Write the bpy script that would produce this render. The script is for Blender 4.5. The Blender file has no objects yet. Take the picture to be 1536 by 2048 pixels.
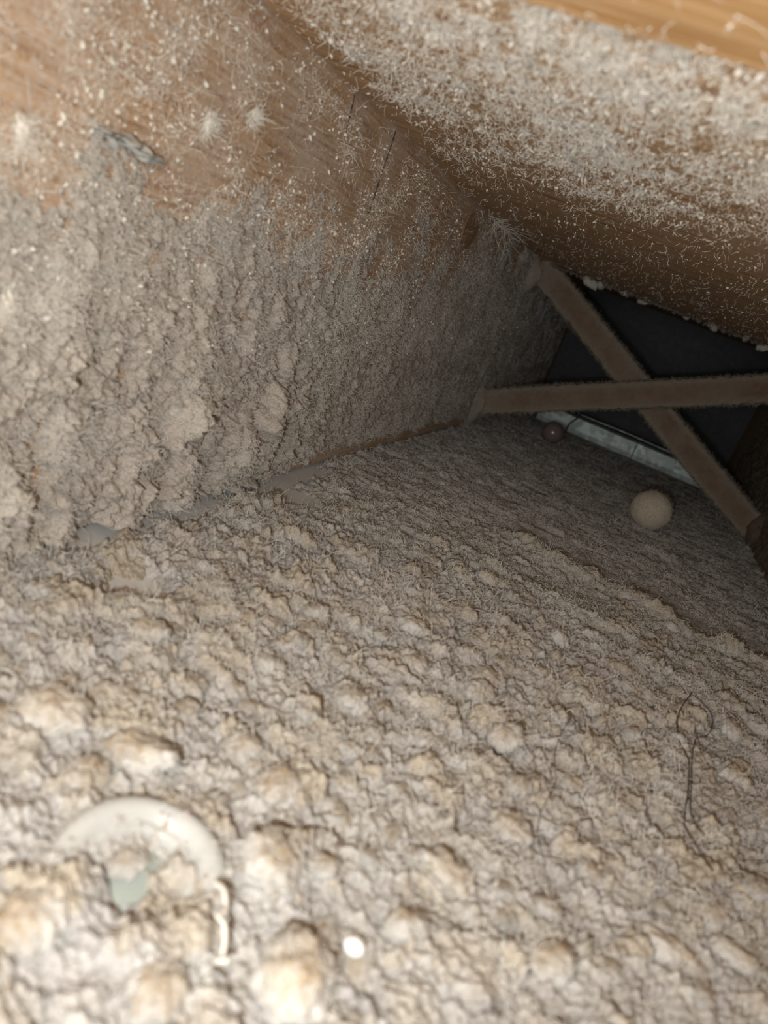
import bpy, math, random
import numpy as np

# ------------------------------------------------------------------ camera, light, exposure
SC = bpy.context.scene
COL = SC.collection
W, H = 0.3936, 0.235            # width and clear height of the joist bay (metres)
CAM = np.array([0.2014, 0.0, 0.1613])
RT = np.array([0.87424, 0.33406, 0.35229])
UP = np.array([-0.42375, 0.17089, 0.88951])
FW = np.array([-0.23694, 0.92693, -0.29096])

cd = bpy.data.cameras.new('camera'); cam = bpy.data.objects.new('camera', cd); COL.objects.link(cam)
from mathutils import Matrix, Vector
cam.matrix_world = Matrix(((RT[0], UP[0], -FW[0], CAM[0]), (RT[1], UP[1], -FW[1], CAM[1]), (RT[2], UP[2], -FW[2], CAM[2]), (0, 0, 0, 1)))
cd.sensor_fit = 'VERTICAL'; cd.sensor_height = 36.0; cd.sensor_width = 27.0
cd.lens = 1538.0 / 2048.0 * 36.0
cd.clip_start = 0.005; cd.clip_end = 20
cd.dof.use_dof = True; cd.dof.focus_distance = 0.56; cd.dof.aperture_fstop = 10.5
SC.camera = cam

SC.view_settings.view_transform = 'Standard'; SC.view_settings.look = 'None'
SC.view_settings.gamma = 1.0; SC.view_settings.use_curve_mapping = False
SC.view_settings.exposure = -0.08

wd = bpy.data.worlds.new('room_daylight'); SC.world = wd; wd.use_nodes = True
wd.node_tree.nodes['Background'].inputs[0].default_value = (0.9, 0.95, 1.0, 1)
wd.node_tree.nodes['Background'].inputs[1].default_value = 0.3

def area(name, loc, target, sx, sy, power, color):
    l = bpy.data.lights.new(name, 'AREA'); l.shape = 'RECTANGLE'; l.size = sx; l.size_y = sy; l.energy = power; l.color = color
    o = bpy.data.objects.new(name, l); COL.objects.link(o); o.location = loc
    o.rotation_euler = (Vector(target) - Vector(loc)).to_track_quat('-Z', 'Y').to_euler()
    return o
# daylight through the open end of the bay behind the phone, and the phone's own lamp beside its lens
od = area('opening_daylight', (W/2-0.02, -0.34, 0.150), (W/2-0.02, 0.42, 0.075), 0.35, 0.18, 0.40, (1.0, 0.985, 0.945)); od.data.spread = math.radians(95)
fl = CAM - UP*0.020 - RT*0.020 - FW*0.004
area('phone_lamp', tuple(fl), tuple(fl + FW), 0.008, 0.008, 0.78, (1.0, 0.99, 0.955))

# ------------------------------------------------------------------ helpers
rng = np.random.default_rng(7)
random.seed(7)

def tag(o, label=None, cat=None, group=None, kind=None):
    if label: o['label'] = label
    if cat: o['category'] = cat
    if group: o['group'] = group
    if kind: o['kind'] = kind
    return o

def _hash(ix, iy, s):
    h = (ix.astype(np.int64) * 374761393 + iy.astype(np.int64) * 668265263 + s * 974634777) & 0xffffffff
    h = ((h ^ (h >> 13)) * 1274126177) & 0xffffffff
    h = ((h ^ (h >> 16)) * 2246822519) & 0xffffffff
    return ((h ^ (h >> 15)) & 0xffffff) / float(0x1000000)

def perlin(u, v, s=0):
    iu, iv = np.floor(u), np.floor(v); fu, fv = u - iu, v - iv
    a = fu*fu*fu*(fu*(fu*6-15)+10); b = fv*fv*fv*(fv*(fv*6-15)+10)
    def g(dx, dy):
        t = _hash(iu+dx, iv+dy, s) * 2*np.pi
        return np.cos(t)*(fu-dx) + np.sin(t)*(fv-dy)
    return 1.5*((g(0,0)*(1-a)+g(1,0)*a)*(1-b) + (g(0,1)*(1-a)+g(1,1)*a)*b)

def fbm(u, v, s=0, n=4, gain=0.5):
    r = 0; a = 1.0
    for k in range(n):
        r = r + a*perlin(u*2**k, v*2**k, s+k*17); a *= gain
    return r

def domes(u, v, s, rmin=0.35, rmax=0.75, prob=1.0, skew=0.0):
    """rounded bumps, one per unit cell: returns height 0..1 and a random value per bump"""
    iu, iv = np.floor(u), np.floor(v)
    best = np.zeros_like(u); rid = np.zeros_like(u)
    for dx in (-1, 0, 1):
        for dy in (-1, 0, 1):
            cx, cy = iu+dx, iv+dy
            px, py = cx + _hash(cx, cy, s), cy + _hash(cx, cy, s+1)
            r = rmin + (rmax-rmin)*_hash(cx, cy, s+2); hh = 0.35 + 0.65*_hash(cx, cy, s+3)
            on = _hash(cx, cy, s+4) < prob
            d2 = ((u-px)**2 + (v-py)**2) / (r*r)
            val = np.where(on, hh*np.sqrt(np.clip(1-d2, 0, 1))*(1-skew+skew*np.clip(0.5+0.6*(u-px)/r, 0, 1)), 0)
            m = val > best
            best = np.where(m, val, best); rid = np.where(m, _hash(cx, cy, s+5), rid)
    return best, rid

def sstep(a, b, x):
    t = np.clip((x-a)/(b-a), 0, 1); return t*t*(3-2*t)

def mesh_np(name, verts, quads, mat, parent=None, smooth=True, attrs=None, tris=False):
    k = 3 if tris else 4
    me = bpy.data.meshes.new(name)
    me.vertices.add(len(verts)); me.vertices.foreach_set('co', np.ascontiguousarray(verts, dtype=np.float32).ravel())
    q = np.ascontiguousarray(quads, dtype=np.int32); n = len(q)
    me.loops.add(n*k); me.loops.foreach_set('vertex_index', q.ravel())
    me.polygons.add(n); me.polygons.foreach_set('loop_start', np.arange(0, n*k, k, dtype=np.int32))
    me.polygons.foreach_set('use_smooth', np.full(n, smooth, dtype=bool))
    me.update(calc_edges=True)
    for nm, a in (attrs or {}).items():
        at = me.attributes.new(nm, 'FLOAT', 'POINT'); at.data.foreach_set('value', np.ascontiguousarray(a, dtype=np.float32).ravel())
    if mat: me.materials.append(mat)
    o = bpy.data.objects.new(name, me); COL.objects.link(o)
    if parent: o.parent = parent
    return o

def grid_quads(n, m, keep=None):
    i = np.arange((n-1)*(m-1)); r, c = i // (m-1), i % (m-1)
    a = r*m + c
    q = np.stack([a, a+1, a+m+1, a+m], 1)
    if keep is not None:
        q = q[keep.ravel()[q].any(1)]
    return q

def compact(verts, quads, attrs):
    used = np.zeros(len(verts), bool); used[quads.ravel()] = True
    idx = np.cumsum(used) - 1
    return verts[used], idx[quads], {k: np.asarray(a).ravel()[used] for k, a in attrs.items()}

def box(name, lo, hi, mat, parent=None, bevel=0.0):
    x0, y0, z0 = lo; x1, y1, z1 = hi
    v = [(x0,y0,z0),(x1,y0,z0),(x1,y1,z0),(x0,y1,z0),(x0,y0,z1),(x1,y0,z1),(x1,y1,z1),(x0,y1,z1)]
    f = [(0,3,2,1),(4,5,6,7),(0,1,5,4),(1,2,6,5),(2,3,7,6),(3,0,4,7)]
    o = mesh_np(name, np.array(v), np.array(f), mat, parent, smooth=False)
    if bevel:
        b = o.modifiers.new('bevel', 'BEVEL'); b.width = bevel; b.segments = 2
    return o

def tube(name, pts, rad, mat, parent=None, sides=6):
    P = np.array(pts, float); n = len(P)
    R = np.full(n, rad) if np.isscalar(rad) else np.array(rad)
    T = np.gradient(P, axis=0); T /= np.linalg.norm(T, axis=1)[:, None] + 1e-12
    ref = np.where(np.abs(T[:, 2:3]) < 0.9, np.array([[0, 0, 1.0]]), np.array([[1.0, 0, 0]]))
    A = np.cross(T, ref); A /= np.linalg.norm(A, axis=1)[:, None]; B = np.cross(T, A)
    th = np.arange(sides)*2*np.pi/sides
    V = (P[:, None] + R[:, None, None]*(np.cos(th)[None, :, None]*A[:, None] + np.sin(th)[None, :, None]*B[:, None])).reshape(-1, 3)
    q = []
    for i in range(n-1):
        for j in range(sides):
            q.append((i*sides+j, i*sides+(j+1) % sides, (i+1)*sides+(j+1) % sides, (i+1)*sides+j))
    V = np.vstack([V, P[:1], P[-1:]]); c0, c1 = n*sides, n*sides+1
    for j in range(sides):
        q.append((c0, (j+1) % sides, j, j)); q.append((c1, (n-1)*sides+j, (n-1)*sides+(j+1) % sides, (n-1)*sides+(j+1) % sides))
    me = bpy.data.meshes.new(name)
    me.from_pydata(V.tolist(), [], [tuple(dict.fromkeys(f)) for f in q])
    for p in me.polygons: p.use_smooth = True
    me.materials.append(mat)
    o = bpy.data.objects.new(name, me); COL.objects.link(o)
    if parent: o.parent = parent
    return o

def smooth_path(pts, n=40):
    P = np.array(pts, float); t = np.linspace(0, len(P)-1, n); i = np.clip(t.astype(int), 0, len(P)-2); f = (t-i)[:, None]
    P0, P1, P2, P3 = P[np.clip(i-1, 0, None)], P[i], P[i+1], P[np.clip(i+2, None, len(P)-1)]
    return 0.5*((2*P1) + (-P0+P2)*f + (2*P0-5*P1+4*P2-P3)*f*f + (-P0+3*P1-3*P2+P3)*f**3)

def fibers(name, roots, normals, length, radius, mat, parent=None, lift=0.5, curl=0.9, npt=6, bias=(0, 0, 0)):
    """short curly lint strands as one hair-curves object"""
    n = len(roots); P = np.zeros((n, npt, 3))
    d = rng.normal(size=(n, 3)); d -= (d*normals).sum(1)[:, None]*normals
    d /= np.linalg.norm(d, axis=1)[:, None] + 1e-9
    d = d + normals*(lift*rng.random((n, 1))*2) + np.array(bias)
    d /= np.linalg.norm(d, axis=1)[:, None]
    L = (length[0] + (length[1]-length[0])*rng.random(n)**2)[:, None] / (npt-1)
    P[:, 0] = roots
    ax = rng.normal(size=(n, 3)); ax /= np.linalg.norm(ax, axis=1)[:, None]
    bend = curl*rng.normal(size=(n, 1))
    for k in range(1, npt):
        P[:, k] = P[:, k-1] + d*L
        d = d + bend*np.cross(ax, d)*0.8 + rng.normal(size=(n, 3))*0.22*curl
        dn = (d*normals).sum(1)[:, None]
        d = d - normals*np.minimum(dn+0.05, 0)*0.8
        d /= np.linalg.norm(d, axis=1)[:, None]
    hc = bpy.data.hair_curves.new(name); hc.add_curves([npt]*n)
    hc.position_data.foreach_set('vector', P.astype(np.float32).ravel())
    at = hc.attributes.get('radius') or hc.attributes.new('radius', 'FLOAT', 'POINT')
    rr = (radius[0] + (radius[1]-radius[0])*rng.random((n, 1))) * np.linspace(1, 0.5, npt)[None, :]
    at.data.foreach_set('value', rr.astype(np.float32).ravel())
    hc.materials.append(mat)
    o = bpy.data.objects.new(name, hc); COL.objects.link(o)
    if parent: o.parent = parent
    tag(o, kind='stuff')
    return o

_ico = {}
def ico(sub):
    if sub not in _ico:
        import bmesh
        bm = bmesh.new(); bmesh.ops.create_icosphere(bm, subdivisions=sub, radius=1.0)
        bm.verts.index_update()
        _ico[sub] = (np.array([v.co[:] for v in bm.verts]), np.array([[v.index for v in f.verts] for f in bm.faces])); bm.free()
    return _ico[sub]

def flecks(name, centers, normals, size, mat, parent, stretch=1.0, hang=0.0, sub=1):
    """thousands of tiny ragged lint specks joined in one mesh"""
    V0, F0 = ico(sub); n = len(centers); nv = len(V0)
    s = (size[0] + (size[1]-size[0])*rng.random(n)**2.5)
    A = rng.normal(size=(n, 3, 3)); Q, _ = np.linalg.qr(A)
    sc = np.stack([s*(0.6+stretch*rng.random(n)*1.6), s*(0.5+0.6*rng.random(n)), s*(0.35+0.4*rng.random(n))], 1)
    wob = 0.45 + 1.1*rng.random((n, nv, 1))
    V = np.einsum('nij,nvj->nvi', Q, V0[None]*wob*sc[:, None, :]) + centers[:, None, :] + normals[:, None, :]*(s*0.35)[:, None, None]
    F = (F0[None] + (np.arange(n)*nv)[:, None, None]).reshape(-1, 3)
    o = mesh_np(name, V.reshape(-1, 3), F, mat, parent, tris=True)
    tag(o, kind='stuff'); return o

# ------------------------------------------------------------------ materials
def newmat(name):
    m = bpy.data.materials.new(name); m.use_nodes = True
    nt = m.node_tree; b = nt.nodes['Principled BSDF']; b.inputs['Roughness'].default_value = 0.95
    b.inputs['Specular IOR Level'].default_value = 0.1
    return m, nt, b
def N(nt, t, **kw):
    n = nt.nodes.new(t)
    for k, v in kw.items():
        if hasattr(n, k): setattr(n, k, v)
    return n
def noise(nt, vec, scale, detail=3, rough=0.6):
    n = N(nt, 'ShaderNodeTexNoise'); n.inputs['Scale'].default_value = scale; n.inputs['Detail'].default_value = detail; n.inputs['Roughness'].default_value = rough
    if vec is not None: nt.links.new(vec, n.inputs['Vector'])
    return n.outputs['Fac']
def ramp(nt, fac, stops):
    r = N(nt, 'ShaderNodeValToRGB'); e = r.color_ramp.elements
    while len(e) < len(stops): e.new(0.5)
    for k, (p, c) in enumerate(stops):
        e[k].position = p; e[k].color = (*c, 1) if len(c) == 3 else c
    nt.links.new(fac, r.inputs[0]); return r.outputs[0]
def mixc(nt, fac, a, b, mode='MIX'):
    m = N(nt, 'ShaderNodeMix', data_type='RGBA', blend_type=mode)
    for s, v in ((0, fac), (6, a), (7, b)):
        if hasattr(v, 'node'): nt.links.new(v, m.inputs[s])
        else: m.inputs[s].default_value = v if s == 0 else (*v, 1)
    return m.outputs[2]
def math_(nt, op, a, b=None):
    m = N(nt, 'ShaderNodeMath', operation=op)
    for s, v in ((0, a), (1, b)):
        if v is None: continue
        if hasattr(v, 'node'): nt.links.new(v, m.inputs[s])
        else: m.inputs[s].default_value = v
    return m.outputs[0]
def bump(nt, b, h, dist, strength=1.0):
    n = N(nt, 'ShaderNodeBump'); n.inputs['Distance'].default_value = dist; n.inputs['Strength'].default_value = strength
    nt.links.new(h, n.inputs['Height']); nt.links.new(n.outputs[0], b.inputs['Normal'])
def objco(nt): return N(nt, 'ShaderNodeTexCoord').outputs['Object']
def attr(nt, nm): return N(nt, 'ShaderNodeAttribute', attribute_name=nm).outputs['Fac']

def dust_mat(name, grey, mauve, tan, tanmix=1.0):
    m, nt, b = newmat(name); co = objco(nt)
    base = mixc(nt, ramp(nt, noise(nt, co, 55, 4), [(0.38, (0, 0, 0)), (0.62, (1, 1, 1))]), mauve, grey)
    lump = math_(nt, 'MULTIPLY', attr(nt, 'lump'), tanmix)
    base = mixc(nt, lump, base, tan)
    sp = ramp(nt, noise(nt, co, 900, 3, 0.7), [(0.32, (0.66, 0.65, 0.64)), (0.5, (1, 1, 1)), (0.70, (1.2, 1.19, 1.17))])
    base = mixc(nt, 1.0, base, sp, 'MULTIPLY')
    nt.links.new(base, b.inputs['Base Color'])
    f = math_(nt, 'ADD', noise(nt, co, 700, 4, 0.7), math_(nt, 'MULTIPLY', noise(nt, co, 2200, 2, 0.6), 0.5))
    bump(nt, b, f, 0.0016, 0.9)
    return m
M_DUST = dust_mat('floor_dust', (0.68, 0.665, 0.63), (0.545, 0.525, 0.505), (0.56, 0.485, 0.375))
M_DUSTJ = dust_mat('joist_dust', (0.68, 0.63, 0.565), (0.59, 0.535, 0.475), (0.69, 0.63, 0.53))
M_DUSTC = dust_mat('ceiling_dust', (0.72, 0.69, 0.64), (0.64, 0.59, 0.535), (0.72, 0.67, 0.60))
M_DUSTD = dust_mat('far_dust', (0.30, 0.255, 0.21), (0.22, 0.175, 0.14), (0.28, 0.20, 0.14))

def plain(name, col, rough=0.9, metal=0.0, spec=0.1, var=0.0, scale=60):
    m, nt, b = newmat(name); b.inputs['Roughness'].default_value = rough; b.inputs['Metallic'].default_value = metal
    b.inputs['Specular IOR Level'].default_value = spec
    if var:
        c = ramp(nt, noise(nt, objco(nt), scale, 4), [(0.3, tuple(x*(1-var) for x in col)), (0.7, tuple(min(1, x*(1+var)) for x in col))])
        nt.links.new(c, b.inputs['Base Color'])
    else: b.inputs['Base Color'].default_value = (*col, 1)
    return m
M_LINT = plain('pale_lint', (0.70, 0.68, 0.63), var=0.18, scale=40)
M_LINTW = plain('white_lint', (0.82, 0.785, 0.71), var=0.12, scale=40)
M_HAIR = plain('dark_hair', (0.10, 0.075, 0.06), rough=0.5)
M_PAPER = plain('grey_board_paper', (0.76, 0.775, 0.765), var=0.08, scale=30)
M_DARK = plain('pencil', (0.10, 0.085, 0.08), var=0.4, scale=400)

def wood_mat(name, light, mid, dark, freq, use_attr, film=0.0):
    m, nt, b = newmat(name); b.inputs['Roughness'].default_value = 0.6; b.inputs['Specular IOR Level'].default_value = 0.25
    co = objco(nt)
    if use_attr: g = attr(nt, 'grain')
    else: g = None
    mp = N(nt, 'ShaderNodeMapping'); nt.links.new(co, mp.inputs[0])
    mp.inputs['Scale'].default_value = (60, 3, 60) if use_attr else (3, 60, 60)
    fine = noise(nt, mp.outputs[0], 9, 4, 0.65)
    broad = noise(nt, mp.outputs[0], 0.7, 3, 0.5)
    if g is None:
        sx = N(nt, 'ShaderNodeSeparateXYZ'); nt.links.new(co, sx.inputs[0]); g = sx.outputs['Y']
    ph = math_(nt, 'ADD', math_(nt, 'MULTIPLY', g, freq), math_(nt, 'MULTIPLY', broad, 9.0))
    ring = math_(nt, 'FRACT', ph)
    c = ramp(nt, ring, [(0.0, light), (0.45, mid), (0.88, dark), (1.0, light)])
    if film: c = mixc(nt, ramp(nt, math_(nt, 'ADD', noise(nt, co, 420, 4, 0.75), math_(nt, 'MULTIPLY', math_(nt, 'SUBTRACT', noise(nt, co, 22, 3), 0.5), 0.5)), [(0.40, (0, 0, 0)), (0.64, (film, film, film))]), c, (0.66, 0.59, 0.52))
    c = mixc(nt, 1.0, c, ramp(nt, fine, [(0.25, (0.72, 0.68, 0.64)), (0.6, (1.05, 1.05, 1.05))]), 'MULTIPLY')
    nt.links.new(c, b.inputs['Base Color'])
    bump(nt, b, math_(nt, 'ADD', fine, math_(nt, 'MULTIPLY', ring, 0.5)), 0.0006, 0.6)
    return m
M_JOIST = wood_mat('joist_wood', (0.60, 0.42, 0.27), (0.54, 0.36, 0.215), (0.40, 0.235, 0.125), 95, True, 0.8)
M_PLANK = wood_mat('plank_wood', (0.66, 0.45, 0.265), (0.56, 0.36, 0.195), (0.33, 0.19, 0.09), 130, False, 0.25)
M_PLANKO = wood_mat('orange_plank_wood', (0.76, 0.50, 0.26), (0.72, 0.45, 0.22), (0.58, 0.33, 0.14), 90, False)
M_KNOT = wood_mat('knot_wood', (0.40, 0.25, 0.14), (0.34, 0.20, 0.105), (0.24, 0.13, 0.06), 300, False, 0.25)
M_STRUT = wood_mat('strut_wood', (0.33, 0.22, 0.15), (0.28, 0.18, 0.12), (0.2, 0.12, 0.08), 60, False)
def galv(name, a, c):
    m, nt, b = newmat(name); b.inputs['Metallic'].default_value = 0.55; b.inputs['Roughness'].default_value = 0.5; b.inputs['Specular IOR Level'].default_value = 0.5
    v = N(nt, 'ShaderNodeTexVoronoi'); v.inputs['Scale'].default_value = 110; nt.links.new(objco(nt), v.inputs['Vector'])
    s = N(nt, 'ShaderNodeSeparateColor'); nt.links.new(v.outputs['Color'], s.inputs[0])
    nt.links.new(ramp(nt, s.outputs[0], [(0.0, a), (1.0, c)]), b.inputs['Base Color'])
    return m
M_GALV = galv('galvanized_bright', (0.26, 0.315, 0.30), (0.50, 0.56, 0.54))
M_GALVD = galv('galvanized_shaded', (0.016, 0.020, 0.019), (0.026, 0.031, 0.030))  # dimness of the far end put into the sheet's base colour

# ------------------------------------------------------------------ setting: floor
Y0, Y1 = -0.40, 1.66
floor = box('floor', (-0.04, Y0, -0.012), (W+0.04, Y1+0.05, 0.0), M_PAPER)
tag(floor, 'grey board floor of the bay under a deep coat of lumpy dust', kind='structure')

# height of the dust over the floor
def ridge_y(x): return 0.585 - 0.16*(x-0.148)**1.0 + 0.004*np.sin(x*60)
def floor_height(X, Y):
    wu = fbm(X*60, Y*60, 3, 3)*0.006; wv = fbm(X*60, Y*60, 9, 3)*0.006
    x, y = X+wu, Y+wv
    amp = 1.0 - 0.66*sstep(0.33, 0.72, Y) - 0.12*sstep(0.72, 1.1, Y)
    d1, id1 = domes(x/0.021, y/0.016, 11, 0.34, 0.72, 0.8)
    d2, id2 = domes(x/0.0105, y/0.0075, 31, 0.35, 0.7, 0.85)
    d3, id3 = domes(x/0.0048, y/0.0038, 51, 0.35, 0.7, 0.9)
    fine = fbm(X*330, Y*420, 71, 4, 0.62)
    rip = fbm(X*38, Y*95, 91, 3, 0.55)
    h = 0.0018 + 0.0040*(amp-0.22)*(1-sstep(0.3,0.8,perlin(X*42, Y*52, 97)+0.3*rip)) + amp*(0.0052*d1*(0.3+id1) + 0.0030*d2) + (0.0009+0.0015*amp)*d3 + (0.0006+0.0011*amp)*fine + (0.0012+0.0012*amp)*rip
    # long ridge across the bay with a smooth band behind it
    ry = ridge_y(x); on = sstep(0.13, 0.16, X)
    t = (y-ry)
    h += on*0.0095*np.exp(-np.where(t > 0, (t/0.004)**2, (t/0.014)**2))*(0.8+0.5*perlin(X*45, Y*0+3, 5))
    band = on*sstep(0.0, 0.006, t)*(1-sstep(0.05, 0.09, t)); h = h*(1-0.7*band) + 0.0012*band
    for (rx0, rx1, ryy, am) in ((0.12, 0.26, 0.50, 0.003), (0.05, 0.2, 0.66, 0.003), (0.2, 0.38, 0.46, 0.003), (0.04, 0.3, 0.80, 0.0022)):
        t = y - (ryy - 0.15*(x-rx0)); on2 = sstep(rx0-0.02, rx0+0.02, X)*(1-sstep(rx1-0.02, rx1+0.02, X))
        h += on2*am*np.exp(-np.where(t > 0, (t/0.003)**2, (t/0.011)**2))
    # bare board close to the joist
    e = X + 0.010*perlin(Y*22, Y*0, 12) + 0.006*fbm(Y*70, X*70, 41, 3)
    bare = (1-sstep(0.010, 0.024, e))*sstep(0.235, 0.26, Y)*(1-sstep(0.52, 0.56, Y))
    bare = np.maximum(bare, np.exp(-(((X-0.045)/0.016)**2 + ((Y-0.262)/0.014)**2))*1.2)
    bare = np.maximum(bare, np.exp(-(((X-0.028)/0.020)**2 + ((Y-0.455)/0.022)**2))*1.2)
    h = h - 0.012*bare
    h = h + 0.0045*np.exp(-(((X-0.1345)/0.013)**2 + ((Y-0.1265)/0.009)**2))*(1+0.5*fbm(X*200, Y*200, 95, 2))
    # hollow under the pale ring
    h = h - 0.008*np.exp(-(((X-0.1445)/0.012)**2 + ((Y-0.1385)/0.010)**2)**2)
    tan = np.clip(sstep(0.18, 0.65, d1*amp)*(0.35+0.65*id1) + 0.6*sstep(0.45, 0.9, d2)*id2*(0.4+amp) + on*np.exp(-(np.minimum(np.abs(y-ry+0.004), 9)/0.009)**2)*0.8, 0, 1)*0.85
    return h, tan

nr, nc = 1240, 470
ys = 0.05*np.exp(np.linspace(0, math.log(1.475/0.05), nr)); xs = np.linspace(0.0, W, nc)
XX, YY = np.meshgrid(xs, ys)
FH, FT = floor_height(XX, YY)
FH = FH*(1-0.75*sstep(1.28, 1.42, YY))
edge_dark = 1-sstep(1.435, 1.452, YY + 0.006*perlin(XX*40, YY*40, 8))
FH = FH*edge_dark - 0.003*(1-edge_dark)
V = np.stack([XX, YY, FH], -1).reshape(-1, 3)
q = grid_quads(nr, nc, FH > -0.0004); V2, q2, at2 = compact(V, q, {'lump': FT})
fd = mesh_np('dust_layer', V2, q2, M_DUST, floor, attrs=at2); tag(fd, 'lumpy grey and tan dust', kind='stuff')

def fh_at(x, y):
    h, _ = floor_height(np.atleast_1d(np.float64(x)), np.atleast_1d(np.float64(y))); return h

def sample_grid(Xg, n, weight):
    p = weight.ravel()/weight.sum(); return rng.choice(p.size, n, p=p)
gx = np.gradient(FH, axis=1)/np.gradient(XX, axis=1); gy = np.gradient(FH, axis=0)/np.gradient(YY, axis=0)
FN = np.stack([-gx, -gy, np.ones_like(gx)], -1); FN /= np.linalg.norm(FN, axis=-1, keepdims=True)
dyw = np.gradient(YY, axis=0)
clump = np.clip(0.4+fbm(XX*35, YY*35, 77, 3), 0.05, 1.5)
wgt = dyw*clump*(FH > 0.0003)*np.clip(0.5/YY, 0.35, 2.0)*sstep(0.12, 0.2, YY)
idx = sample_grid(XX, 72000, wgt)
R0 = V[idx] + rng.normal(size=(len(idx), 3))*[0.0003, 0.0003, 0]
fibers('lint', R0, FN.reshape(-1, 3)[idx], (0.0015, 0.0080), (0.00007, 0.00016), M_LINT, fd, lift=0.45, curl=0.8)
idx = sample_grid(XX, 7000, wgt)
fibers('dark_lint', V[idx], FN.reshape(-1, 3)[idx], (0.003, 0.014), (0.00005, 0.00009), plain('dark_lint', (0.26, 0.23, 0.21)), fd, lift=0.3, curl=0.6)

# ------------------------------------------------------------------ setting: left joist
def graincoord(Y, Z):
    ky, kz = 0.705, 0.216
    dy, dz = (Y-ky), (Z-kz)
    r = np.sqrt((dy/2.2)**2 + dz**2)
    g = Z - 0.10*(Y-0.4)*0.35 + 0.020*np.sign(dz)*np.exp(-(r/0.032)**2)
    g = g + 0.010*fbm(Y*3.0, Z*9, 201, 3)
    return g
def wood_face(name, x, flip, mat, ya, yb, z0, z1, parent=None):
    n, m = 300, 90
    y = np.linspace(ya, yb, n); z = np.linspace(z0, z1, m); Z, Y = np.meshgrid(z, y)
    X = np.full_like(Y, x)
    rad = 0.004
    X = X - (1 if not flip else -1)*(rad*np.clip((z0+rad-Z)/rad, 0, 1)**2)
    V = np.stack([X, Y, Z], -1).reshape(-1, 3); q = grid_quads(n, m)
    th = 0.038*(-1 if not flip else 1)
    b = len(V)
    cor = np.array([(x+th, ya, z0), (x+th, yb, z0), (x+th, yb, z1), (x+th, ya, z1)])
    V = np.vstack([V, cor]); g = np.concatenate([graincoord(Y, Z).ravel(), cor[:, 2]])
    i00, i10, i11, i01 = 0, (n-1)*m, n*m-1, m-1
    q = np.vstack([q if flip else q[:, ::-1], [(b, b+1, b+2, b+3), (i00, i10, b+1, b), (i01, i11, b+2, b+3), (i00, i01, b+3, b), (i10, i11, b+2, b+1)]])
    o = mesh_np(name, V, q, mat, parent, attrs={'grain': g}); return o
wl = wood_face('wall_left', 0.0, False, M_JOIST, Y0, Y1, 0.0015, 0.262)
tag(wl, 'dust-caked wooden joist standing along the left side of the bay', kind='structure')

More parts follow.
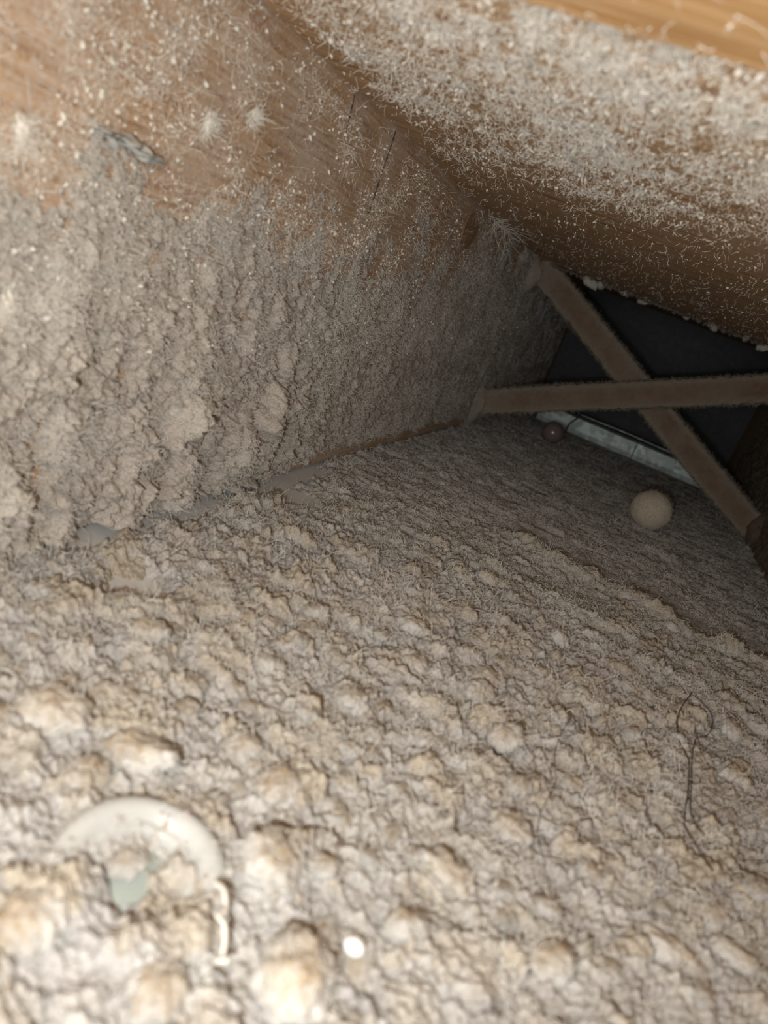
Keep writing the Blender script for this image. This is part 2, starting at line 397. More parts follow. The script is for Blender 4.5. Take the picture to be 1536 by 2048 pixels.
def joist_height(Y, Z):
    u = Y + fbm(Y*50, Z*50, 103, 3)*0.006; v = Z + fbm(Y*50, Z*50, 109, 3)*0.006
    # how thick the coat is: deep low down and near, thin high up
    lowz = 1-sstep(0.03, 0.17, Z)
    near = 1-sstep(0.36, 0.60, Y)
    big = near*(1-sstep(0.055, 0.14, Z + 0.02*fbm(Y*14, Z*14, 110, 2)))
    b4, i4 = domes(u/0.0027, v/0.0030, 147, 0.33, 0.66, 0.8)
    thick = 0.0011 + 0.0016*lowz*near + 0.0004*(1-near)
    b1, i1 = domes(u/0.024, v/0.040, 121, 0.36, 0.70, 0.75, 0.75)
    b2, i2 = domes(u/0.012, v/0.014, 131, 0.35, 0.7, 0.85)
    b3, i3 = domes(u/0.0052, v/0.0056, 141, 0.33, 0.66, 0.85)
    fine = fbm(Y*420, Z*420, 151, 4, 0.62)
    med = fbm(Y*120, Z*120, 161, 3, 0.55)
    mid = (1-sstep(0.10, 0.19, Z))*(1-0.55*sstep(0.4, 0.75, Y))
    h = thick + 0.024*big*b1*(0.3+0.9*i1) + 0.0017*b4 + 0.0052*mid*b2*(0.3+0.5*near) + 0.0026*b3*(0.5+0.6*mid) + (0.0006+0.0009*mid)*fine + (0.0005+0.0010*mid)*med
    # bare wood: a strip along the top, the near upper corner, and the strip above the floor further back
    cov = fbm(Y*18, Z*22, 171, 4, 0.6)
    top = sstep(0.075, 0.235, Z - 0.06*sstep(0.6, 1.0, Y) + 0.045*cov + 0.02*med)
    hol = perlin(Y*85, Z*70, 177)+0.5*perlin(Y*190, Z*160, 178)
    h -= 0.0032*sstep(0.30, 0.75, hol)*sstep(0.05, 0.11, Z)*(1-sstep(0.45, 0.7, Y))
    h -= 0.0085*big*sstep(0.30, 0.75, perlin(Y*48, Z*30, 179)+0.3*med)
    h -= 0.0044*top*(1-0.25*sstep(0.5, 0.8, Y))
    h -= 0.0028*np.exp(-(((Y-0.255)/0.045)**2 + ((Z-0.178)/0.014)**2))
    h -= 0.0022*np.exp(-(((Y-0.215)/0.016)**2 + ((Z-0.150)/0.010)**2))
    foot = sstep(0.44, 0.47, Y)*(1-sstep(0.95, 1.05, Y))*(1-sstep(0.012, 0.019, Z + 0.004*fbm(Y*60, Z*60, 181, 3)))
    h -= 0.006*foot
    for (hy, hz, ry, rz) in ((0.415, 0.131, 0.0022, 0.012), (0.30, 0.098, 0.004, 0.006), (0.245, 0.075, 0.005, 0.007), (0.36, 0.100, 0.004, 0.005), (0.335, 0.115, 0.003, 0.004), (0.205, 0.096, 0.004, 0.006), (0.26, 0.055, 0.004, 0.007)):
        h -= 0.007*np.exp(-((Y-hy)/ry)**2 - ((Z-hz)/rz)**2)
    h -= 0.006*np.exp(-(((Y-0.708)/0.016)**2 + ((Z-0.212)/0.012)**2))      # knot stays clear
    # ragged lower edge
    lo = 0.004 + 0.006*np.abs(fbm(Y*40, Z*0+2, 191, 3))
    h = h - 0.02*(1-sstep(lo-0.001, lo+0.002, Z))
    h = h*(1-sstep(1.1, 1.5, Y)*0.6)
    tan = np.clip(big*sstep(0.25, 0.8, b1)*(0.4+0.6*i1) + 0.35*mid*b2*i2, 0, 1)
    return h, tan
nr, nc = 880, 300
jy = 0.11*np.exp(np.linspace(0, math.log(1.60/0.11), nr)); jz = np.linspace(0.0025, H, nc)
JZ, JY = np.meshgrid(jz, jy)
JH, JT = joist_height(JY, JZ)
VJ = np.stack([JH, JY, JZ], -1).reshape(-1, 3)
q = grid_quads(nr, nc, JH > -0.0003)[:, ::-1]; V2, q2, at2 = compact(VJ, q, {'lump': JT})
jd = mesh_np('dust_layer', V2, q2, M_DUSTJ, wl, attrs=at2); tag(jd, 'pale dust coat in ragged lumps', kind='stuff')
gy = np.gradient(JH, axis=0)/np.gradient(JY, axis=0); gz = np.gradient(JH, axis=1)/np.gradient(JZ, axis=1)
JN = np.stack([np.ones_like(gy), -gy, -gz], -1); JN /= np.linalg.norm(JN, axis=-1, keepdims=True)
wgt = np.gradient(JY, axis=0)*np.clip(0.4+fbm(JY*30, JZ*30, 210, 3), 0.08, 1.5)*(JH > 0.0002)*np.clip(0.45/JY, 0.3, 2)
idx = sample_grid(JY, 48000, wgt)
fibers('lint', VJ[idx], JN.reshape(-1, 3)[idx], (0.0015, 0.0075), (0.00006, 0.00014), M_LINT, jd, lift=0.6, curl=0.8, bias=(0, 0, -0.15))
# specks and threads on the bare wood high up
wgt = np.gradient(JY, axis=0)*(JZ > 0.09)*np.clip(0.45+fbm(JY*28, JZ*28, 220, 3), 0.08, 1.2)*np.clip(0.35/JY, 0.2, 2)*(1-0.75*sstep(0.22, 0.232, JZ))*(1-0.6*sstep(0.45, 0.8, JY))
idx = sample_grid(JY, 5600, wgt)
c = VJ[idx].copy(); c[:, 0] = np.maximum(c[:, 0], 0)
flecks('lint_specks', c, JN.reshape(-1, 3)[idx], (0.0002, 0.0013), M_LINTW, wl, stretch=0.5)
idx = sample_grid(JY, 15000, wgt); c = VJ[idx].copy(); c[:, 0] = np.maximum(c[:, 0], 0)
fibers('lint_threads', c, np.tile([1.0, 0, 0], (len(c), 1)), (0.0015, 0.010), (0.00005, 0.00012), M_LINTW, wl, lift=0.6, curl=0.7, bias=(0, 0, -0.35))

# the knot and the pencil marks
def disc(name, cy, cz, ry, rz, mat, parent, x=0.0004):
    n = 28; t = np.arange(n)*2*np.pi/n
    rr = 1+0.10*np.sin(3*t+1)
    pts = np.stack([np.full(n, x), cy+ry*rr*np.cos(t), cz+rz*rr*np.sin(t)], 1); base = pts.copy(); base[:, 0] = -0.003
    V = np.vstack([pts, base, [[x+0.0004, cy, cz]]])
    f = [(2*n, i, (i+1) % n) for i in range(n)] + [(i, i+n, (i+1) % n+n, (i+1) % n) for i in range(n)]
    me = bpy.data.meshes.new(name); me.from_pydata(V.tolist(), [], f); me.materials.append(mat)
    o = bpy.data.objects.new(name, me); COL.objects.link(o); o.parent = parent; return o
tag(disc('knot', 0.703, 0.2105, 0.022, 0.017, M_KNOT, wl), 'dark brown wood knot')
def strip(name, pts, wdt, mat, parent):
    P = np.array(pts); n = len(P)
    ww = wdt*np.clip(1.5*rng.random(n)-0.3, 0.05, 1)
    a = np.stack([np.full(n, 0.0005), P[:, 0]-ww, P[:, 1]], 1); b = np.stack([np.full(n, 0.0005), P[:, 0]+ww, P[:, 1]], 1)
    a2, b2 = a.copy(), b.copy(); a2[:, 0] = b2[:, 0] = -0.0005
    V = np.vstack([a, b, a2, b2]); f = []
    for i in range(n-1):
        f += [(i, n+i, n+i+1, i+1), (i, i+1, 2*n+i+1, 2*n+i), (n+i, 3*n+i, 3*n+i+1, n+i+1)]
    return mesh_np(name, V, np.array(f), mat, parent, smooth=False)
k = np.linspace(0, 1, 24)[:, None]
strip('pencil_mark', np.array([[0.405, 0.233]])*(1-k) + np.array([[0.409, 0.214]])*k, 0.0007, M_DARK, wl)
strip('pencil_mark', np.array([[0.472, 0.233]])*(1-k) + np.array([[0.4735, 0.184]])*k, 0.0010, M_DARK, wl)

# ------------------------------------------------------------------ setting: right joist, ceiling planks, end plate
wr = wood_face('wall_right', W, True, M_JOIST, Y0, Y1, 0.0015, 0.262)
tag(wr, 'brown wooden joist closing the right side of the bay', kind='structure')
n, m = 260, 90
ry_ = np.linspace(0.45, 1.5, n); rz_ = np.linspace(0.003, H, m); RZ, RY = np.meshgrid(rz_, ry_)
d3, i3 = domes(RY/0.011, RZ/0.011, 301, 0.35, 0.7, 0.9)
RH = 0.0006 + 0.0035*d3 + 0.0020*fbm(RY*130, RZ*130, 311, 4) - 0.0022*sstep(0.05, 0.16, RZ)
VR = np.stack([W-RH, RY, RZ], -1).reshape(-1, 3)
V2, q2, at2 = compact(VR, grid_quads(n, m, RH > -0.0003), {'lump': i3})
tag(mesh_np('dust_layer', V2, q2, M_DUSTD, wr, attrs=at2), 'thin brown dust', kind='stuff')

ceil = box('ceiling', (-0.04, Y0, 0.262), (W+0.04, Y1+0.05, 0.28), M_PLANK)
tag(ceil, 'wooden deck over the bay with dusty planks on its underside', kind='structure')
p2 = box('plank', (0.001, 0.2165, H), (W-0.001, 1.055, 0.2615), M_PLANK, ceil, bevel=0.0015)
tag(p2, 'broad brown plank flecked with white lint')
p1 = box('plank', (0.001, Y0+0.001, H-0.0035), (W-0.001, 0.2145, 0.2615), M_PLANKO, ceil, bevel=0.002)
tag(p1, 'clean orange plank next to the opening')

def ceil_height(X, Y):
    u = X + fbm(X*50, Y*50, 403, 3)*0.005; v = Y + fbm(X*50, Y*50, 409, 3)*0.005
    cov = fbm(X*16, Y*16, 421, 4, 0.6)
    c1, i1 = domes(u/0.0095, v/0.0095, 431, 0.3, 0.66, 0.8)
    c2, i2 = domes(u/0.0042, v/0.0042, 441, 0.3, 0.66, 0.85)
    fine = fbm(X*420, Y*420, 451, 4, 0.65)
    dens = np.exp(-(((Y-0.36)/0.17)**2 + ((X-0.11)/0.12)**2)) + 0.75*np.exp(-(((Y-0.255)/0.05)**2 + ((X-0.17)/0.10)**2))
    dens = np.clip(dens, 0, 1)*sstep(0.004, 0.03, X)
    h = -0.0051 + 0.0027*dens + 0.0014*cov + 0.0034*c1*dens*(0.3+i1) + 0.0020*c2*(0.25+dens) + 0.0009*fine
    return h, i1*0.6
nr, nc = 520, 300
cy = 0.218*np.exp(np.linspace(0, math.log(1.05/0.218), nr)); cx = np.linspace(0.001, W-0.002, nc)
CX, CY = np.meshgrid(cx, cy); CH, CT = ceil_height(CX, CY)
VC = np.stack([CX, CY, H-CH], -1).reshape(-1, 3)
V2, q2, at2 = compact(VC, grid_quads(nr, nc, CH > -0.0003)[:, ::-1], {'lump': CT})
cdl = mesh_np('dust_layer', V2, q2, M_DUSTC, p2, attrs=at2); tag(cdl, 'patchy whitish dust', kind='stuff')
dens = np.clip(CH+0.0032, 0.00012, 1)
wgt = np.gradient(CY, axis=0)*dens*np.clip(0.3/CY, 0.2, 2)
idx = sample_grid(CX, 3600, wgt); c = VC[idx].copy(); c[:, 2] = np.minimum(c[:, 2], H)
dn = np.tile([0, 0, -1.0], (len(c), 1))
flecks('lint_specks', c, dn, (0.0003, 0.0013), M_LINTW, p2, stretch=0.6)
idx = sample_grid(CX, 16000, wgt); c = VC[idx].copy(); c[:, 2] = np.minimum(c[:, 2], H)
fibers('lint_threads', c, np.tile([0, 0, -1.0], (len(c), 1)), (0.0015, 0.007), (0.00007, 0.00017), M_LINTW, p2, lift=0.7, curl=0.7)
# a little lint on the orange plank
n = 200; c = np.stack([rng.random(n)*0.33+0.03, 0.13+0.085*rng.random(n)**0.6, np.full(n, H-0.0035)], 1)
flecks('lint_specks', c[:120], dn[:120], (0.0003, 0.0016), M_LINTW, p1, stretch=1.2)
fibers('lint_threads', c, np.tile([0, 0, -1.0], (n, 1)), (0.003, 0.009), (0.00006, 0.00012), M_LINTW, p1, lift=0.4, curl=0.6)

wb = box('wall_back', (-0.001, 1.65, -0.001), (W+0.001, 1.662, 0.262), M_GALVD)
tag(wb, 'shade-darkened galvanized sheet closing the dark far end of the bay', kind='structure')

# ------------------------------------------------------------------ things at the far end
fl_root = bpy.data.objects.new('duct_flange', None); COL.objects.link(fl_root); fl_root.location = (0, 0, 0)
tag(fl_root, 'bright galvanized sheet metal flange strip along the far edge of the dusty floor', 'flange')
def lip(x0, x1):
    n = 14; xs_ = np.linspace(x0, x1, n); prof = [(1.4560, -0.003), (1.4550, 0.008), (1.4555, 0.0290), (1.4580, 0.0310), (1.4620, 0.0300), (1.4620, -0.003)]
    V = np.array([[(x, y+0.0007*math.sin(x*90), z) for (y, z) in prof] for x in xs_]).reshape(-1, 3)
    return mesh_np('flange_strip', V, grid_quads(n, len(prof))[:, ::-1], M_GALV, fl_root, smooth=False)
lip(0.035, 0.2195); lip(0.2212, 0.385)
tube('rolled_edge', [(x, 1.470, 0.0365+0.0006*math.sin(x*40)) for x in np.linspace(0.10, 0.385, 20)], 0.0022, M_GALV, fl_root, 8)
box('seam_backing', (0.03, 1.4625, -0.003), (0.388, 1.4665, 0.0330), M_GALVD, fl_root)
w_ = tube('bent_wire', smooth_path([(0.108, 1.452, 0.040), (0.104, 1.450, 0.028), (0.096, 1.446, 0.014), (0.096, 1.442, 0.001)], 16), 0.0016, M_HAIR)
tag(w_, 'short dark bent wire standing in front of the flange beside the small ball', 'wire')

# ------------------------------------------------------------------ cross bridging
def strut(name, p, q_, wdt, thk, label):
    p, q_ = np.array(p), np.array(q_); ax = q_-p; L = np.linalg.norm(ax); ax /= L
    side = np.cross(np.array([0, 1.0, 0]), ax); side /= np.linalg.norm(side)
    if side[2] < 0: side = -side
    nl, per = 150, 36
    s = np.linspace(0, 1, nl)
    t = np.linspace(0, 4, per, endpoint=False); prof = []
    for tt in t:
        k_, f_ = int(tt), tt-int(tt)
        prof.append([(-1+2*f_, -1), (1, -1+2*f_), (1-2*f_, 1), (-1, 1-2*f_)][k_])
    prof = np.array(prof)
    S, T = np.meshgrid(s, np.arange(per), indexing='ij')
    a = prof[:, 0][T]; b = prof[:, 1][T]
    rough = 1.0*fbm(S*L*170, T*0.9, 501+int(L*1e4), 3, 0.6)
    oa = a*(wdt/2) + np.sign(a)*(np.abs(a) > 0.8)*rough*0.0026
    ob = b*(thk/2) + np.sign(b)*(np.abs(b) > 0.8)*rough*0.0007
    oa += 0.0012*np.sin(S*5+1)
    V = p + (S*L)[..., None]*ax + oa[..., None]*side + ob[..., None]*np.array([0, 1.0, 0])
    edge = np.clip(sstep(0.35, 0.95, np.abs(a)) + 0.3*rough + (1-sstep(0, 0.12, S)), 0, 1)
    V = V.reshape(-1, 3); i = np.arange(nl-1)[:, None]*per; j = np.arange(per)[None, :]; j2 = (j+1) % per
    qd = np.stack([i+j, i+j2, i+per+j2, i+per+j], -1).reshape(-1, 4)
    caps = [tuple(range(per)), tuple(range((nl-1)*per, nl*per))]
    me = bpy.data.meshes.new(name); me.from_pydata(V.tolist(), [], qd.tolist() + caps)
    at = me.attributes.new('lump', 'FLOAT', 'POINT'); at.data.foreach_set('value', edge.astype(np.float32).ravel())
    for pl in me.polygons: pl.use_smooth = True
    me.materials.append(M_STRUTD)
    o = bpy.data.objects.new(name, me); COL.objects.link(o); tag(o, label, 'strut', 'cross bridging')
    # fuzz along the edges and face
    w = (0.25 + 1.6*(np.abs(a) > 0.85)).ravel(); w = w*(b.ravel() < 0.99)
    ii = rng.choice(len(V), 5200, p=w/w.sum())
    nn = (np.sign(a)*(np.abs(a) > 0.9)).ravel()[ii][:, None]*side + (np.sign(b)*(np.abs(b) > 0.9)).ravel()[ii][:, None]*np.array([0, 1.0, 0]) + 1e-4
    nn = nn/np.linalg.norm(nn, axis=1)[:, None]
    fibers('dust_fuzz', V[ii], nn, (0.0015, 0.0065), (0.00010, 0.00022), M_FUZZ, o, lift=0.7, curl=0.8)
    return o, ax, side
def strut_mat():
    m, nt, b = newmat('dusty_strut'); co = objco(nt)
    br = ramp(nt, noise(nt, co, 40, 4), [(0.35, (0.21, 0.145, 0.10)), (0.65, (0.27, 0.205, 0.15))])
    gr = ramp(nt, noise(nt, co, 300, 3), [(0.3, (0.24, 0.205, 0.16)), (0.7, (0.34, 0.295, 0.235))])
    nt.links.new(mixc(nt, attr(nt, 'lump'), br, gr), b.inputs['Base Color'])
    bump(nt, b, noise(nt, co, 700, 4, 0.7), 0.0012, 0.8); return m
M_STRUTD = strut_mat()
M_FUZZ = plain('grey_fuzz', (0.34, 0.29, 0.23), var=0.2)
sb, axb, _ = strut('bridging_strut', (0.002, 1.043, 0.0335), (W-0.001, 1.043, 0.2215), 0.033, 0.012, 'dusty bridging strut rising from low on the left joist, in front of the other strut')
sa, axa, _ = strut('bridging_strut', (0.002, 1.060, 0.2265), (W-0.001, 1.060, 0.0225), 0.033, 0.012, 'dusty bridging strut slanting down from top left to the foot of the right joist')
def end_tab(o, x, y, z, wz, wy, sgn):
    n, m = 12, 12; a = np.linspace(-1, 1, n); b = np.linspace(-1, 1, m); A, B = np.meshgrid(a, b, indexing='ij')
    hgt = 0.0125*np.clip(1-(A**2+B**2)**0.75, -0.12, 1)*(1.0+0.35*perlin(A*3, B*3, int(z*1000)))
    V = np.stack([x+sgn*hgt, y+B*wy, z+A*wz], -1).reshape(-1, 3)
    t = mesh_np('end_tab', V, grid_quads(n, m) if sgn < 0 else grid_quads(n, m)[:, ::-1], M_DUSTJ if sgn > 0 else M_DUSTD, o, attrs={'lump': np.full(n*m, 0.4)}); tag(t, 'dust-caked end')
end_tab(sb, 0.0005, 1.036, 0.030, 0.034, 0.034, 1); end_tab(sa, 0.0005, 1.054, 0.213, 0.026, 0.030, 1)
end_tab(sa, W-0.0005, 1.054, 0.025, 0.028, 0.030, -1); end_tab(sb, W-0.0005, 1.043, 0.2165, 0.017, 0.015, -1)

# ------------------------------------------------------------------ balls, ring, bead
def ball(name, x, y, r, rough, mat, label, flat=1.0, sub=4):
    V0, F0 = ico(sub); V = V0.copy()
    d = fbm(V0[:, 0]*4+7, V0[:, 1]*4+V0[:, 2]*3.1, 601, 3)*rough + fbm(V0[:, 0]*11+3, V0[:, 2]*11+V0[:, 1]*7, 611, 3)*rough*0.6
    V *= (r*(1+d))[:, None]; V[:, 2] *= flat
    o = mesh_np(name, V, F0, mat, None, tris=True, attrs={'lump': np.full(len(V), 0.6)})
    o.location = (x, y, float(fh_at(x, y)[0]) + r*flat*0.90); tag(o, label, 'ball'); return o
M_BALL = dust_mat('dusty_ball', (0.68, 0.61, 0.50), (0.62, 0.54, 0.43), (0.70, 0.62, 0.49))
bb = ball('dusty_ball', 0.256, 0.866, 0.0222, 0.045, M_BALL, 'round tan dust-coated ball on the floor in front of the far strut end', 0.97)
V0 = ico(3)[0]; c = V0*0.0223
fibers('dust_fuzz', c, V0, (0.001, 0.005), (0.00008, 0.00016), M_LINT, bb, lift=0.5)
M_GLOSS = plain('dull_glossy_ball', (0.22, 0.17, 0.16), rough=0.22, spec=0.6)
ball('small_ball', 0.0965, 1.205, 0.0165, 0.004, M_GLOSS, 'small dark glossy ball on the floor below the lower strut, beside the bent wire')

def ring():
    n, m = 56, 14
    prof = [(0.0090, -0.004), (0.0098, -0.001), (0.0107, 0.0012), (0.0116, 0.0023), (0.0124, 0.0019), (0.0132, 0.0030), (0.0148, 0.0044), (0.0166, 0.0050), (0.0182, 0.0045), (0.0194, 0.0030), (0.0200, 0.0008), (0.0201, -0.003), (0.0190, -0.004), (0.0100, -0.0045)]
    V = []
    for i in range(n):
        t = 2*math.pi*i/n
        for (r, z) in prof:
            rr = 1.08*r*(1+0.04*math.sin(2*t+0.6)); V.append((rr*math.cos(t), rr*math.sin(t), z + 0.0006*math.sin(3*t)))
    i = np.arange(n)[:, None]; j = np.arange(m)[None, :]
    q = np.stack([i*m+j, ((i+1) % n)*m+j, ((i+1) % n)*m+(j+1) % m, i*m+(j+1) % m], -1).reshape(-1, 4)
    M = plain('pale_plastic', (0.46, 0.465, 0.445), rough=0.45, spec=0.35, var=0.06, scale=120)
    o = mesh_np('pale_ring', np.array(V), q, M); o.location = (0.1412, 0.1405, 0.0046); o.rotation_euler = (math.radians(13), math.radians(7), 0.3)
    tag(o, 'smooth pale plastic ring half buried in dust at the lower left', 'ring')
    V0, F0 = ico(3); Vc = V0*np.array([0.0096, 0.0096, 0.0022])
    cup = mesh_np('hollow_cup', Vc + np.array([0, 0, -0.0032]), F0, plain('grey_green_plastic', (0.33, 0.37, 0.34), rough=0.5, spec=0.3), o, tris=True)
    tag(cup, 'grey-green inside of the ring')
    i_ = rng.integers(0, n*m, 260); Vv = np.array(V)[i_]
    fibers('dust_fuzz', Vv, np.tile([0, 0, 1.0], (260, 1)), (0.0015, 0.006), (0.00005, 0.00012), M_LINT, o, lift=0.2)
    flecks('dust_specks', Vv[:120], np.tile([0, 0, 1.0], (120, 1)), (0.0002, 0.0011), M_DUSTJ, o)
    return o
ring()
V0, F0 = ico(3); Vb = V0*np.array([0.0029, 0.0025, 0.0021])*(1+0.06*fbm(V0[:, 0]*3, V0[:, 1]*3+V0[:, 2], 650, 2))[:, None]
bead = mesh_np('white_bead', Vb, F0, plain('white_foam', (0.95, 0.95, 0.93), rough=0.5, spec=0.4), tris=True)
bead.location = (0.1955, 0.154, float(fh_at(0.1955, 0.154)[0])+0.0028); tag(bead, 'tiny bright white bead lying on the near dust', 'bead')

# ------------------------------------------------------------------ clumps of dust and plaster on the floor
def clump_mat():
    m, nt, b = newmat('dust_clump'); co = objco(nt)
    oi = N(nt, 'ShaderNodeObjectInfo').outputs['Random']
    off = N(nt, 'ShaderNodeVectorMath', operation='ADD'); nt.links.new(co, off.inputs[0])
    cmb = N(nt, 'ShaderNodeCombineXYZ')
    for k in range(3): nt.links.new(oi, cmb.inputs[k])
    nt.links.new(cmb.outputs[0], off.inputs[1])
    n1 = noise(nt, off.outputs[0], 130, 4, 0.6)
    t = math_(nt, 'ADD', n1, math_(nt, 'MULTIPLY', math_(nt, 'SUBTRACT', oi, 0.5), 0.22))
    c = ramp(nt, t, [(0.34, (0.58, 0.545, 0.48)), (0.44, (0.49, 0.42, 0.32)), (0.58, (0.42, 0.335, 0.235)), (0.78, (0.35, 0.265, 0.175))])
    tint = ramp(nt, oi, [(0.0, (1.0, 1.0, 1.0)), (0.5, (1.06, 1.02, 0.96)), (1.0, (0.92, 0.9, 0.88))])
    c = mixc(nt, 1.0, c, tint, 'MULTIPLY')
    sz = N(nt, 'ShaderNodeSeparateXYZ'); nt.links.new(co, sz.inputs[0])
    skirt = ramp(nt, math_(nt, 'ADD', math_(nt, 'MULTIPLY', sz.outputs[2], 60.0), math_(nt, 'MULTIPLY', noise(nt, co, 350, 3), 0.9)), [(0.55, (1, 1, 1)), (0.95, (0, 0, 0))])
    c = mixc(nt, skirt, c, (0.66, 0.64, 0.60))
    nt.links.new(c, b.inputs['Base Color'])
    bump(nt, b, math_(nt, 'ADD', noise(nt, off.outputs[0], 600, 4, 0.7), noise(nt, off.outputs[0], 240, 3, 0.6)), 0.0016, 0.9)
    return m
M_CLUMP = clump_mat()
variants = []
V0, F0 = ico(4)
for k in range(12):
    s = 700+k*31
    d = 0.20*fbm(V0[:, 0]*1.6+k, V0[:, 1]*1.6+V0[:, 2]*1.3, s, 3) + 0.10*fbm(V0[:, 0]*5+V0[:, 2]*2, V0[:, 1]*5-V0[:, 2]*4, s+9, 3, 0.6) + 0.08*fbm(V0[:, 0]*16+V0[:, 2]*9, V0[:, 1]*16+V0[:, 2]*7, s+19, 2)
    r = 0.010
    V = V0*(r*(1+d))[:, None]*np.array([1.12, 0.95, 0.70])
    me_o = mesh_np('dust_clump', V, F0, M_CLUMP, tris=True)
    variants.append(me_o.data); bpy.data.objects.remove(me_o)
placed = []
cl_pts, cl_nrm = [], []
def clump(x, y, r, label=None, k=None, sink=0.25, stretch=1.0, group='dust clumps on the floor'):
    k = len(placed) % 12 if k is None else k
    o = bpy.data.objects.new('dust_clump', variants[k]); COL.objects.link(o)
    z = float(np.mean(fh_at(x, y))); s = r/0.010
    o.scale = (s*stretch, s, s); o.rotation_euler = (rng.normal()*0.25, rng.normal()*0.25, rng.normal()*0.5 if stretch > 1.1 else rng.random()*6.28)
    o.location = (x, y, z + r*sink)
    tag(o, label or 'tan and grey lump of lint-coated plaster dust among many on the floor', 'dust clump', group)
    placed.append((x, y, r))
    n = int(110*(r/0.008)**2); dv = rng.normal(size=(n, 3)); dv[:, 2] = np.abs(dv[:, 2])*0.8; dv /= np.linalg.norm(dv, axis=1)[:, None]
    cl_pts.append(np.array([x, y, z+r*sink]) + dv*r*np.array([1.0*stretch, 0.9, 0.75])); cl_nrm.append(dv)
NAMED = [
 (0.173, 0.197, 0.0085, 'round tan lump right above the near middle, shadowed on its right'),
 (0.186, 0.222, 0.0070, 'whitish round lump just behind the round tan one in the near middle'),
 (0.222, 0.234, 0.0085, 'upright tan lump standing alone in a grey hollow right of the middle'),
 (0.115, 0.171, 0.0100, 'long pale tan lump at the left, behind the plastic ring'),
 (0.192, 0.307, 0.0085, 'brown-centred crusty lump in the middle of the floor'),
 (0.248, 0.244, 0.0055, 'small tan lump to the right of the upright one'),
 (0.132, 0.112, 0.0085, 'blurred tan lump in front of the pale ring at the lower left'),
 (0.1665, 0.160, 0.0095, 'brown lump touching the right side of the pale ring'),
 (0.243, 0.188, 0.0080, 'big smooth tan lump near the bottom, right of the white bead'),
 (0.239, 0.208, 0.0065, 'two-toned white and tan lump behind the big smooth one at the bottom'),
 (0.210, 0.197, 0.0085, 'elongated tan lump lying diagonally near the bottom middle'),
 (0.228, 0.195, 0.0048, 'little tan lump squeezed beside the two-toned one'),
 (0.279, 0.221, 0.0092, 'long orange-tan lump near the lower right corner'),
 (0.299, 0.234, 0.0068, 'tan lump in the lower right, right of the long orange-tan one'),
 (0.288, 0.257, 0.0066, 'flat tan lump behind the long orange-tan one at the lower right'),
 (0.187, 0.137, 0.0112, 'largest blurred tan lump at the bottom edge'),
 (0.164, 0.118, 0.0080, 'blurred orange-tan lump left of the largest one at the bottom edge'),
 (0.088, 0.167, 0.0112, 'large pale lump at the left edge of the picture'),
 (0.190, 0.202, 0.0042, 'small orange lump to the right of the round tan one'),
 (0.199, 0.241, 0.0070, 'low tan lump behind the whitish round one'),
 (0.137, 0.198, 0.0066, 'yellowish lump in the left group behind the ring'),
 (0.152, 0.252, 0.0085, 'broad yellow-tan lump left of the middle, first of a pair'),
 (0.162, 0.261, 0.0062, 'smaller brown lump right of the broad yellow-tan one'),
 (0.110, 0.305, 0.0085, 'rounded lump with a dark upper edge in the left middle'),
 (0.079, 0.239, 0.0066, 'pale lump in the left half near the bare board'),
 (0.117, 0.250, 0.0080, 'wide low pale lump left of the middle'),
 (0.271, 0.341, 0.0085, 'broad pinkish lump under the dark hair at the right'),
 (0.209, 0.283, 0.0085, 'pale lump behind the upright tan lump'),
]
for (x, y, r, lab) in NAMED:
    st = 1.35 if ('long' in lab) else 1.0
    clump(x, y, r*0.86, lab, sink=-0.12, stretch=st, group=None)
clump(0.1375, 0.1400, 0.0046, 'small pointed lump sitting in the hollow of the pale plastic ring', k=5, sink=0.55, group=None)
tries = 0
while len(placed) < 250 and tries < 9000:
    tries += 1
    y = 0.10 + 0.72*random.random()**1.25; x = 0.025 + (W-0.05)*random.random()
    # keep to the part of the floor the view takes in
    v = np.array([x, y, 0])-CAM; px = 768+1538*(v@RT)/(v@FW)
    if px < -80 or px > 1620: continue
    sc_ = 1.0 if y < 0.35 else max(0.42, 1-1.3*(y-0.35))
    r = (0.0036 + 0.0042*random.random()**1.3)*sc_
    if math.hypot(x-0.1412, y-0.1405) < 0.023 + r*0.4: continue
    if x < 0.055 and y > 0.22: continue
    if abs(y-(0.585-0.16*(x-0.148))-0.03) < 0.035 and x > 0.14: continue
    if any(math.hypot(x-a, y-b) < 0.88*(r+c_) for a, b, c_ in placed): continue
    clump(x, y, r, sink=-0.15)
cl_pts = np.vstack(cl_pts); cl_nrm = np.vstack(cl_nrm)
fibers('clump_lint', cl_pts, cl_nrm, (0.0015, 0.006), (0.00005, 0.00011), M_LINT, fd, lift=0.35, curl=0.8)

# crumbs hanging from the far edge of the broad plank
for k, (x, y, z, r) in enumerate(((0.075, 1.050, 0.229, 0.0085), (0.088, 1.052, 0.230, 0.006), (0.145, 1.053, 0.231, 0.006), (0.12, 1.053, 0.232, 0.005), (0.20, 1.054, 0.232, 0.005), (0.235, 1.053, 0.231, 0.0055), (0.275, 1.053, 0.232, 0.005), (0.298, 1.052, 0.229, 0.006))):
    o = bpy.data.objects.new('hanging_crumb', variants[(k*5) % 12]); COL.objects.link(o)
    s = r/0.010; o.scale = (s*1.2, s*0.8, s); o.location = (x, y, z); o.rotation_euler = (0.4*k, 0.3, 1.3*k)
    if k == 0: tag(o, 'largest grey dust crumb hanging from the plank edge above the top strut end', 'dust clump')
    else: tag(o, 'small grey dust crumb on the dark far plank edge, ' + ('just right of the largest crumb', 'fourth from the strut end', 'left of the edge middle', 'near the middle of the edge', 'right of the edge middle', 'second from the right end', 'last one at the right end')[k-1], 'dust clump', 'crumbs on the plank edge')
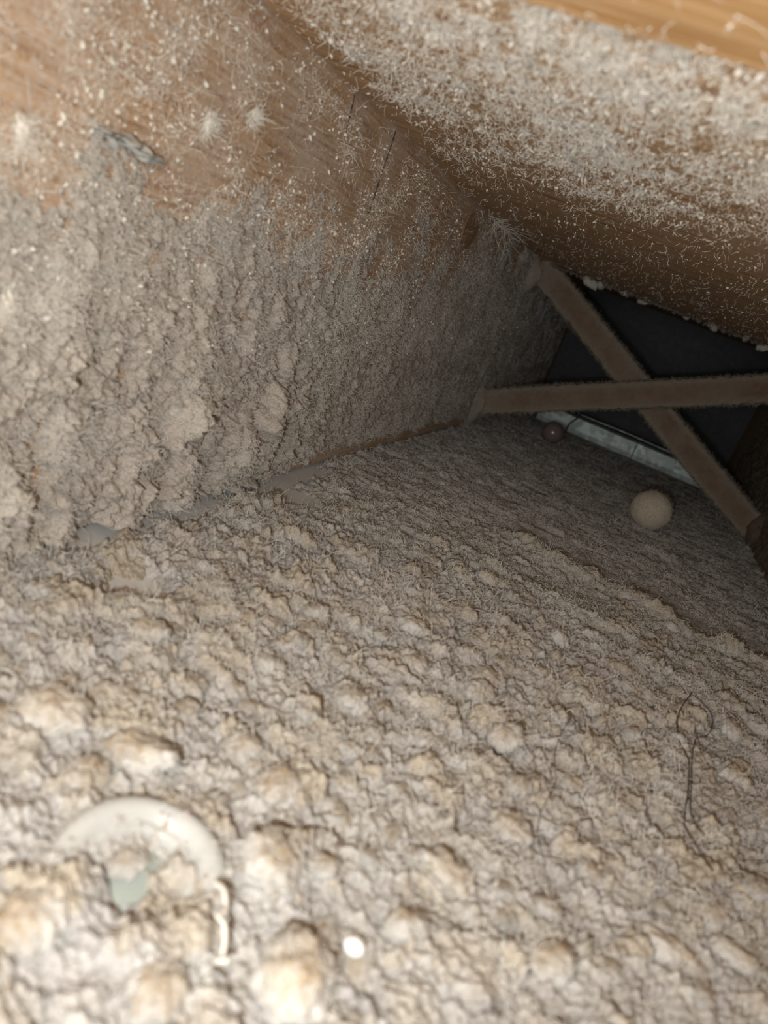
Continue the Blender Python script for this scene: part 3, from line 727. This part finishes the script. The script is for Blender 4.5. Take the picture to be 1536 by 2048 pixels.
n = 900; c = np.stack([0.02+0.36*rng.random(n), 1.0545+0.001*rng.random(n), 0.2345-0.002*rng.random(n)], 1)
c[:, 1] -= 0.012*rng.random(n)**3
tag(flecks('edge_dust', c, np.tile([0, 0, -1.0], (n, 1)), (0.0006, 0.0036), M_DUSTD, p2, stretch=0.5), 'ragged crust of dust along the far edge')
# crumb and nail-like stub on the plank to the right
o = bpy.data.objects.new('hanging_crumb', variants[4]); COL.objects.link(o); o.scale = (0.22, 0.22, 0.55); o.location = (0.2865, 0.905, 0.2315)
tag(o, 'single pale crumb hanging from the brown plank at the right edge', 'dust clump')

# ------------------------------------------------------------------ hairs, strands, cobweb, scraps
def hair(pts, rad, label, mat=M_HAIR, lift=0.0042, name='dark_hair', cat='hair'):
    P = smooth_path([(x, y, 0) for x, y in pts], 60)
    hh = fh_at(P[:, 0], P[:, 1]); hh = np.convolve(np.pad(hh, 8, mode='edge'), np.ones(17)/17, 'valid')
    P[:, 2] = hh*0.9 + lift + 0.0012*np.sin(np.linspace(0, 14, 60))
    o = tube(name, P, rad, mat, None, 5); tag(o, label, cat); return o
hair([(0.290, 0.425), (0.281, 0.385), (0.281, 0.365), (0.285, 0.346), (0.2845, 0.320), (0.283, 0.297), (0.2845, 0.281), (0.290, 0.262)], 0.00030, 'long dark hair running straight down the right side of the dusty floor')
hair([(0.292, 0.425), (0.300, 0.413), (0.3005, 0.398), (0.297, 0.385), (0.290, 0.369), (0.287, 0.349), (0.287, 0.325), (0.2855, 0.300), (0.289, 0.285)], 0.00026, 'looped dark hair curling beside the long straight one')
hair([(0.281, 0.368), (0.286, 0.360), (0.291, 0.357), (0.294, 0.362)], 0.0002, 'short dark hair crossing the two long ones')
hair([(0.305, 0.43), (0.325, 0.415), (0.335, 0.39), (0.340, 0.36), (0.342, 0.33)], 0.00016, 'faint dark hair arching down near the right edge')
hair([(0.232, 0.33), (0.229, 0.30), (0.232, 0.27), (0.230, 0.245), (0.235, 0.22)], 0.00013, 'thin dark hair in the middle right of the floor')
hair([(0.085, 0.30), (0.075, 0.305), (0.06, 0.30), (0.045, 0.285)], 0.00018, 'dark hair lying near the bare board at the left')
hair([(0.16, 0.142), (0.1635, 0.140), (0.1665, 0.1365), (0.1655, 0.1335), (0.1690, 0.1315), (0.1715, 0.128), (0.1715, 0.1245), (0.174, 0.1235)], 0.00065, 'thick pale curled strand hanging beside the plastic ring', M_LINTW, 0.0085, 'pale_strand', 'strand')

n = 90; r0 = np.stack([0.003+0.004*rng.random(n), 0.775+0.05*rng.normal(size=n)*0.5, 0.233-0.003*rng.random(n)], 1)
cw = fibers('cobweb', r0, np.tile([0.6, -0.55, -0.5], (n, 1)), (0.010, 0.045), (0.00010, 0.00022), M_LINTW, None, lift=0.6, curl=0.35)
tag(cw, 'tuft of grey cobweb threads in the corner between joist and plank', 'cobweb', kind='stuff')

def scrap(name, y, z, ly, lz, label, cat, mat, seed, tilt=0.0):
    n, m = 22, 12; a = np.linspace(-1, 1, n); b = np.linspace(-1, 1, m); A, B = np.meshgrid(a, b, indexing='ij')
    edge = (1-np.abs(A)**2.2)*(0.55+0.9*perlin(A*3.3+seed, B*1.2, seed)+0.4*perlin(A*9+seed, B*3, seed+1)) + 0.08
    Yv = y + A*ly + B*0.2*lz; Zv = z + B*lz*np.clip(edge, 0.05, 1.2) + tilt*A*ly
    Xv = 0.0022 + 0.0040*fbm(A*2+seed, B*2, seed, 3) + 0.0030*(1-B**2)*(1-A**2)
    top = np.stack([Xv+0.0007, Yv, Zv], -1).reshape(-1, 3); bot = np.stack([Xv-0.0007, Yv, Zv], -1).reshape(-1, 3)
    q = grid_quads(n, m); o = mesh_np(name, np.vstack([top, bot]), np.vstack([q[:, ::-1], q+n*m]), mat)
    tag(o, label, cat); return o
M_SCRAP = plain('grey_scrap', (0.55, 0.56, 0.53), rough=0.8, var=0.2, scale=150)
scrap('paper_scrap', 0.247, 0.1655, 0.019, 0.0035, 'torn grey-white scrap stuck below the bare orange patch of the left joist', 'scrap', M_SCRAP, 3, -0.05)
def tuft(y, z, lab, s, seed):
    V0, F0 = ico(3)
    d = 0.8*fbm(V0[:, 1]*2+seed, V0[:, 2]*2+V0[:, 0], seed, 3) + 0.25*fbm(V0[:, 1]*7+seed, V0[:, 2]*7+V0[:, 0]*5, seed+5, 2)
    V = V0*(1+d)[:, None]*np.array([0.4, 0.55, 1.1])*s
    o = mesh_np('lint_tuft', V, F0, M_LINTW, tris=True); o.location = (0.003+0.2*s, y, z); o.rotation_euler = (0.35*math.sin(seed), 0, 0)
    tag(o, lab, 'lint')
    n = 220; rr = V[rng.integers(0, len(V), n)]
    fibers('lint_threads', rr, np.tile([0.7, 0, -0.7], (n, 1)), (0.002, 0.010), (0.00007, 0.00016), M_LINTW, o, lift=0.6)
tuft(0.286, 0.186, 'spiky white lint tuft beside the dark grain of the left joist', 0.0032, 21)
tuft(0.197, 0.158, 'white fluff blob at the left edge of the joist', 0.0036, 33)
tuft(0.315, 0.197, 'hanging white lint tuft high on the left joist', 0.0024, 47)
tuft(0.205, 0.105, 'pointed white fluff low at the left edge of the joist', 0.0034, 59)
